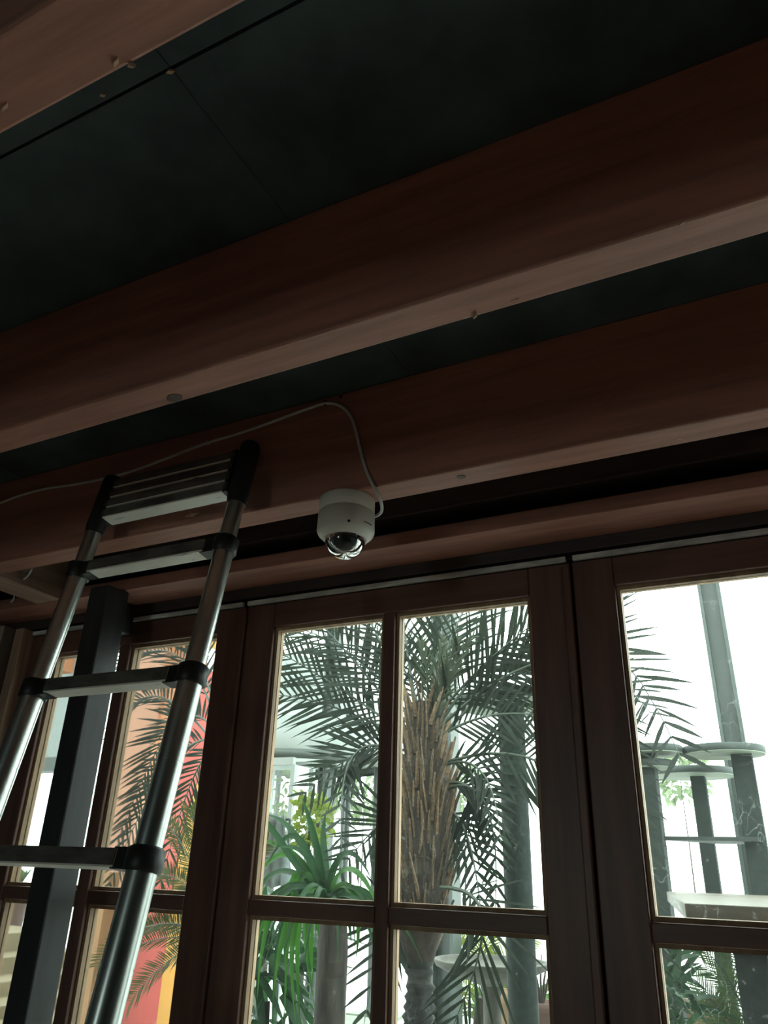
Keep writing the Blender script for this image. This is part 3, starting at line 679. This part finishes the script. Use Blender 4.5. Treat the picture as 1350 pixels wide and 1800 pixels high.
# ------------------------------------------------------------------ wooden table
a = at(1203, 1587, 2.4); tz = a.z; lft = atz(1170, 1566, tz-EYE)
tb = empty('wooden_table', (a.x+.5, 2.98, GZ), 'large wooden table with a thick pale plank top behind the right door', 'table')
NP = 13
for k in range(NP):
    y0 = 2.40+.115*k; y1 = y0+.112
    def xl(y): return a.x + (lft.x-a.x)*min(1, max(0, (y-a.y)/max(.05, lft.y-a.y)))
    pk = MB(); x1 = a.x+1.3
    vs = [Vector((xl(y0), y0, 0)), Vector((x1, y0, 0)), Vector((x1, y1, 0)), Vector((xl(y1), y1, 0))]
    pk.add([v+Vector((0, 0, tz-.040)) for v in vs]+[v+Vector((0, 0, tz-random.uniform(0, .001))) for v in vs], [(3,2,1,0),(4,5,6,7),(0,1,5,4),(1,2,6,5),(2,3,7,6),(3,0,4,7)])
    pk.build('plank', M['tabletop'], tb, bevel=.003)
pp = at(1330, 1740, 2.48)
for x, y in ((pp.x, 2.48), (pp.x, 3.7), (pp.x+.9, 2.48), (pp.x+.9, 3.7)):
    MB().box(x-.04, x+.04, y-.04, y+.04, GZ, tz-.041).build('leg', M['carpet'], tb, bevel=.003)

# ------------------------------------------------------------------ stone bird bath
bc = at(863, 1688, 4.3); bb = empty('bird_bath', (bc.x, 4.3, GZ), 'shallow round stone bird bath behind the middle door', 'bird bath')
H = bc.z-GZ
MB().lathe((bc.x, 4.3, GZ), [(.06, H-.11), (.19, H-.07), (.285, H-.03), (.298, H-.005), (.296, H), (.272, H), (.262, H-.018), (.15, H-.035), (.01, H-.04)], 48, wob=.004).build('basin', M['stone'], bb)
MB().lathe((bc.x, 4.3, GZ), [(.17, 0), (.15, .05), (.055, .12), (.045, H*.5), (.045, H-.16), (.06, H-.11)], 28).build('pedestal', M['stone'], bb)
for px, py, Y, r, lab in ((952, 1760, 4.8, .09, 'brown clay pot with bare stems at the right of the bird bath'), (897, 1740, 4.9, .06, 'tan clay pot beside the dark perch post')):
    p = at(px, py, Y); t_ = empty('plant_pot', (p.x, Y, GZ), lab, 'pot'); h = p.z-GZ
    MB().lathe((p.x, Y, GZ), [(r*.7, 0), (r*.95, h-.05), (r*1.08, h-.05), (r*1.08, h), (r*.95, h), (r*.9, h-.03)], 24).build('pot', M['terra'] if px > 920 else M['crate'], t_)
    for k in range(5):
        s = Vector((p.x, Y, p.z)); MB().tube([s-Vector((0, 0, .04)), s+Vector((.02*(k-2), 0, .1)), s+Vector((.05*(k-2), random.uniform(-.05, .05), .22))], [.008, .006, .003], 6).build('stem', M['bark'], t_)

# ------------------------------------------------------------------ round white canopy pavilion
cc_ = at(525, 1290, 7.6); zb_ = at(525, 1312, 6.7).z; ztp = at(525, 1252, 6.7).z; RX = .98
pv = empty('round_canopy', (cc_.x, 7.7, GZ), 'white drum shaped canopy with a dark green rim seen past the palm', 'canopy')
MB().lathe((cc_.x, 7.7, 0), [(RX, zb_), (RX, ztp), (RX-.05, ztp+.02), (.05, ztp+.05)], 72).build('fascia', M['mint'], pv)
MB().lathe((cc_.x, 7.7, 0), [(RX-.02, zb_-.09), (RX+.012, zb_-.085), (RX+.012, zb_), (RX-.02, zb_)], 72, cap=False).build('rim', M['mintd'], pv)
for k in range(6):
    a = math.radians(60*k+20); q = Vector((cc_.x+math.cos(a)*(RX-.1), 7.7+math.sin(a)*(RX-.1), 0))
    MB().tube([(q.x, q.y, GZ), (q.x, q.y, zb_)], .035, 12).build('post', M['steel'], pv)
c2 = at(500, 1190, 9.5); z0 = at(500, 1232, 8.5).z; z1 = at(500, 1150, 8.5).z
pv2 = empty('round_canopy', (c2.x, 9.5, GZ), 'larger pale mint round canopy standing behind the white drum canopy', 'canopy')
MB().lathe((c2.x, 9.5, 0), [(1.15, z0), (1.15, z1), (1.08, z1+.03), (.05, z1+.3)], 72).build('fascia', M['mint'], pv2)
for k in range(5):
    a = math.radians(72*k+10); q = Vector((c2.x+math.cos(a)*1.05, 9.5+math.sin(a)*1.05, 0))
    MB().tube([(q.x, q.y, GZ), (q.x, q.y, z0)], .035, 12).build('post', M['steel'], pv2)

# glass cabinet and plastic sheet
g0, g1 = at(440, 1400, 6.6), at(513, 1400, 6.6); gt = at(490, 1345, 6.6).z
gc = empty('glass_cabinet', ((g0.x+g1.x)/2, 6.7, GZ), 'glazed cabinet with pale aluminium frame under the white canopy', 'cabinet')
for x, y in ((g0.x, 6.6), (g1.x, 6.6), (g0.x, 6.95), (g1.x, 6.95)):
    MB().box(x-.022, x+.022, y-.022, y+.022, GZ, gt).build('corner_post', M['mint'], gc)
for y in (6.6, 6.95): MB().box(g0.x, g1.x, y-.025, y+.025, gt, gt+.07).build('top_rail', M['mint'], gc)
MB().box(g0.x+.022, g1.x-.022, 6.598, 6.602, GZ+.3, gt).build('pane', M['glass'], gc)
MB().box(g1.x-.003, g1.x+.003, 6.63, 6.92, GZ+.3, gt).build('pane', M['glass'], gc)
s0, s1, s2 = at(452, 1432, 5.6), at(505, 1432, 5.6), at(478, 1560, 5.6)
sm_ = MB(); vs = []; NS = 14
for j in range(9):
    for i in range(NS+1):
        t = i/NS; vs.append(Vector((s0.x+(s1.x-s0.x)*t*(1+.03*j), 5.6+.04*math.sin(i*1.7+j*.4), s0.z+.02*math.sin(i*2.1)-(s0.z-s2.z)*j/8)))
sm_.add(vs, [(j*(NS+1)+i, j*(NS+1)+i+1, (j+1)*(NS+1)+i+1, (j+1)*(NS+1)+i) for j in range(8) for i in range(NS)], True)
so = sm_.build('plastic_sheet', M['sheet'], None, base=s2, label='milky plastic sheet draped over a frame beside the strap leaves', cat='sheet')
sl_ = so.modifiers.new('thick', 'SOLIDIFY'); sl_.thickness = .004
fm = empty('sheet_frame', (s0.x+.1, 5.7, GZ), 'thin metal frame that carries the milky plastic sheet', 'frame')
for x in (s0.x+.02, s1.x-.02): MB().tube([(x, 5.68, GZ), (x, 5.68, s0.z-.03)], .012, 8).build('leg', M['steel'], fm)
MB().tube([(s0.x+.02, 5.68, s0.z-.03), (s1.x-.02, 5.68, s0.z-.03)], .012, 8).build('crossbar', M['steel'], fm)

# low white tables far out in the middle pane
for px, py, Y, lab in ((668, 1780, 9.0, 'white low table at the edge of the door mullion, the right one of two'), (605, 1795, 6.0, 'white low table beside the brown trunk, the left one of two')):
    p = at(px, py, Y); t_ = empty('low_table', (p.x, Y, GZ), lab, 'table')
    MB().box(p.x-.3, p.x+.3, Y-.25, Y+.25, p.z-.03, p.z).build('tabletop', M['disc'], t_)
    for sx in (-.25, .25):
        for sy in (-.2, .2): MB().box(p.x+sx-.02, p.x+sx+.02, Y+sy-.02, Y+sy+.02, GZ, p.z-.03).build('leg', M['steel'], t_)

# ------------------------------------------------------------------ striped mural wall on the left
YM = 5.0
ml = empty('mural_wall', (at(300, 1500, YM).x, YM, GZ), 'garden wall painted with pink, red, orange and yellow stripes seen through the left door', 'wall')
def band(name, left, right, mt, dz):
    """upright painted board between two edge lines given top to bottom"""
    lt_, rt_ = [at(*q, YM-dz) for q in left], [at(*q, YM-dz) for q in right]; n = len(lt_); mb = MB(); vs = []
    for p, q in zip(lt_, rt_): vs += [Vector((p.x, YM-dz, p.z)), Vector((q.x, YM-dz, q.z)), Vector((p.x, YM+.1, p.z)), Vector((q.x, YM+.1, q.z))]
    fs = []
    for i in range(n-1):
        a = 4*i; fs += [(a, a+4, a+5, a+1), (a, a+2, a+6, a+4), (a+1, a+5, a+7, a+3), (a+2, a+3, a+7, a+6)]
    fs += [(0, 1, 3, 2), (4*n-4, 4*n-2, 4*n-1, 4*n-3)]
    mb.add(vs, fs); mb.build(name, M[mt], ml)
band('stripe', [(228,1050),(209,1300),(188,1500),(160,1700),(120,1900)], [(305,1050),(300,1250),(272,1450),(235,1640),(200,1900)], 'pink', .00)
band('stripe', [(292,1050),(292,1150),(285,1200),(260,1400),(230,1560),(180,1900)], [(350,1050),(350,1150),(345,1200),(330,1330),(315,1420),(262,1900)], 'orange', .02)
band('stripe', [(350,1180),(318,1350),(280,1480),(245,1600),(225,1700),(195,1900)], [(400,1180),(362,1330),(330,1420),(305,1540),(290,1680),(270,1900)], 'red', .04)
band('stripe', [(400,1100),(370,1300),(333,1420),(308,1540),(290,1680),(262,1900)], [(440,1100),(440,1300),(425,1420),(400,1540),(380,1680),(360,1900)], 'yellow', .06)
band('stripe', [(330,1050),(330,1080),(325,1120)], [(440,1050),(440,1090),(420,1160)], 'yellow', .08)
p = at(190, 1560, 4.6); MB().box(p.x-.16, p.x+.04, 4.55, 4.66, GZ, p.z+.1).build('timber_pillar', M['tanwall'], None, base=(p.x, 4.6, GZ),
    label='low orange tan pillar standing just left of the striped mural', cat='pillar')

# pale building and steps at far left
q0, q1 = at(20, 1250, 7.0), at(120, 1250, 7.0)
bd_ = empty('glass_pavilion', ((q0.x+q1.x)/2, 7.2, GZ), 'pale mint fascia of a pavilion seen between ladder and black post', 'building')
zA, zB, zC = at(80, 1150, 7).z, at(80, 1332, 7).z, at(75, 1356, 7).z
MB().box(q0.x-1.5, q1.x+.2, 7.0, 7.2, zB, zA).build('fascia', M['mint'], bd_)
MB().box(q0.x-1.5, q1.x+.2, 6.98, 7.2, zC, zB).build('band', M['mintd'], bd_)
for x in (q0.x-1.2, q1.x+.1): MB().box(x-.05, x+.05, 7.0, 7.2, GZ, zC).build('post', M['steel'], bd_)
p = at(112, 1165, 6.8); MB().box(p.x-.12, p.x+.08, 6.7, 6.9, p.z-.12, p.z+.12).build('orange_sign', M['orange'], bd_)
st = empty('stone_steps', (at(10, 1720, 5.2).x, 5.2, GZ), 'beige stone steps seen below the far left muntin', 'steps')
for k in range(5):
    p = at(12, 1640+42*k, 5.6-.25*k); MB().box(p.x-1.2, p.x+.02, 5.5-.25*k, 6.2, GZ, p.z).build('step', M['beige'], st, bevel=.01)
c = at(15, 1560, 6.5); t_ = empty('plant_pot', (c.x+.12, 6.5, GZ), 'red brown pot with a small plant above the beige steps', 'pot')
MB().lathe((c.x+.12, 6.5, GZ), [(.10, 0), (.15, c.z-GZ-.05), (.17, c.z-GZ), (.14, c.z-GZ), (.13, c.z-GZ-.04)], 24).build('pot', M['terra'], t_)
fb = MB()
for k in range(30):
    a = random.uniform(0, 6.28); blade(fb, Vector((c.x+.12, 6.5, c.z-.03)), Vector((math.cos(a)*.5, math.sin(a)*.5, 1)), Vector((0, 0, 1)), .3, .05)
fb.build('foliage', M['fern'], t_, kind='stuff')

# tan crates at the bottom right
for k, (px, py) in enumerate(((1222, 1790), (1264, 1790))):
    p = at(px, py, 4.4); t_ = empty('crate', (p.x, 4.4, GZ), ('tan wooden box behind the right cycad, left of two', 'tan wooden box behind the right cycad, right of two')[k], 'box')
    for r in range(6): MB().box(p.x-.05, p.x+.05, 4.36, 4.40, p.z+.08-.16*r-.15, p.z+.08-.16*r).build('board', M['crate'], t_, bevel=.003)
    MB().box(p.x-.05, p.x+.05, 4.40, 4.5, GZ, p.z+.07).build('carcass', M['terra'], t_)
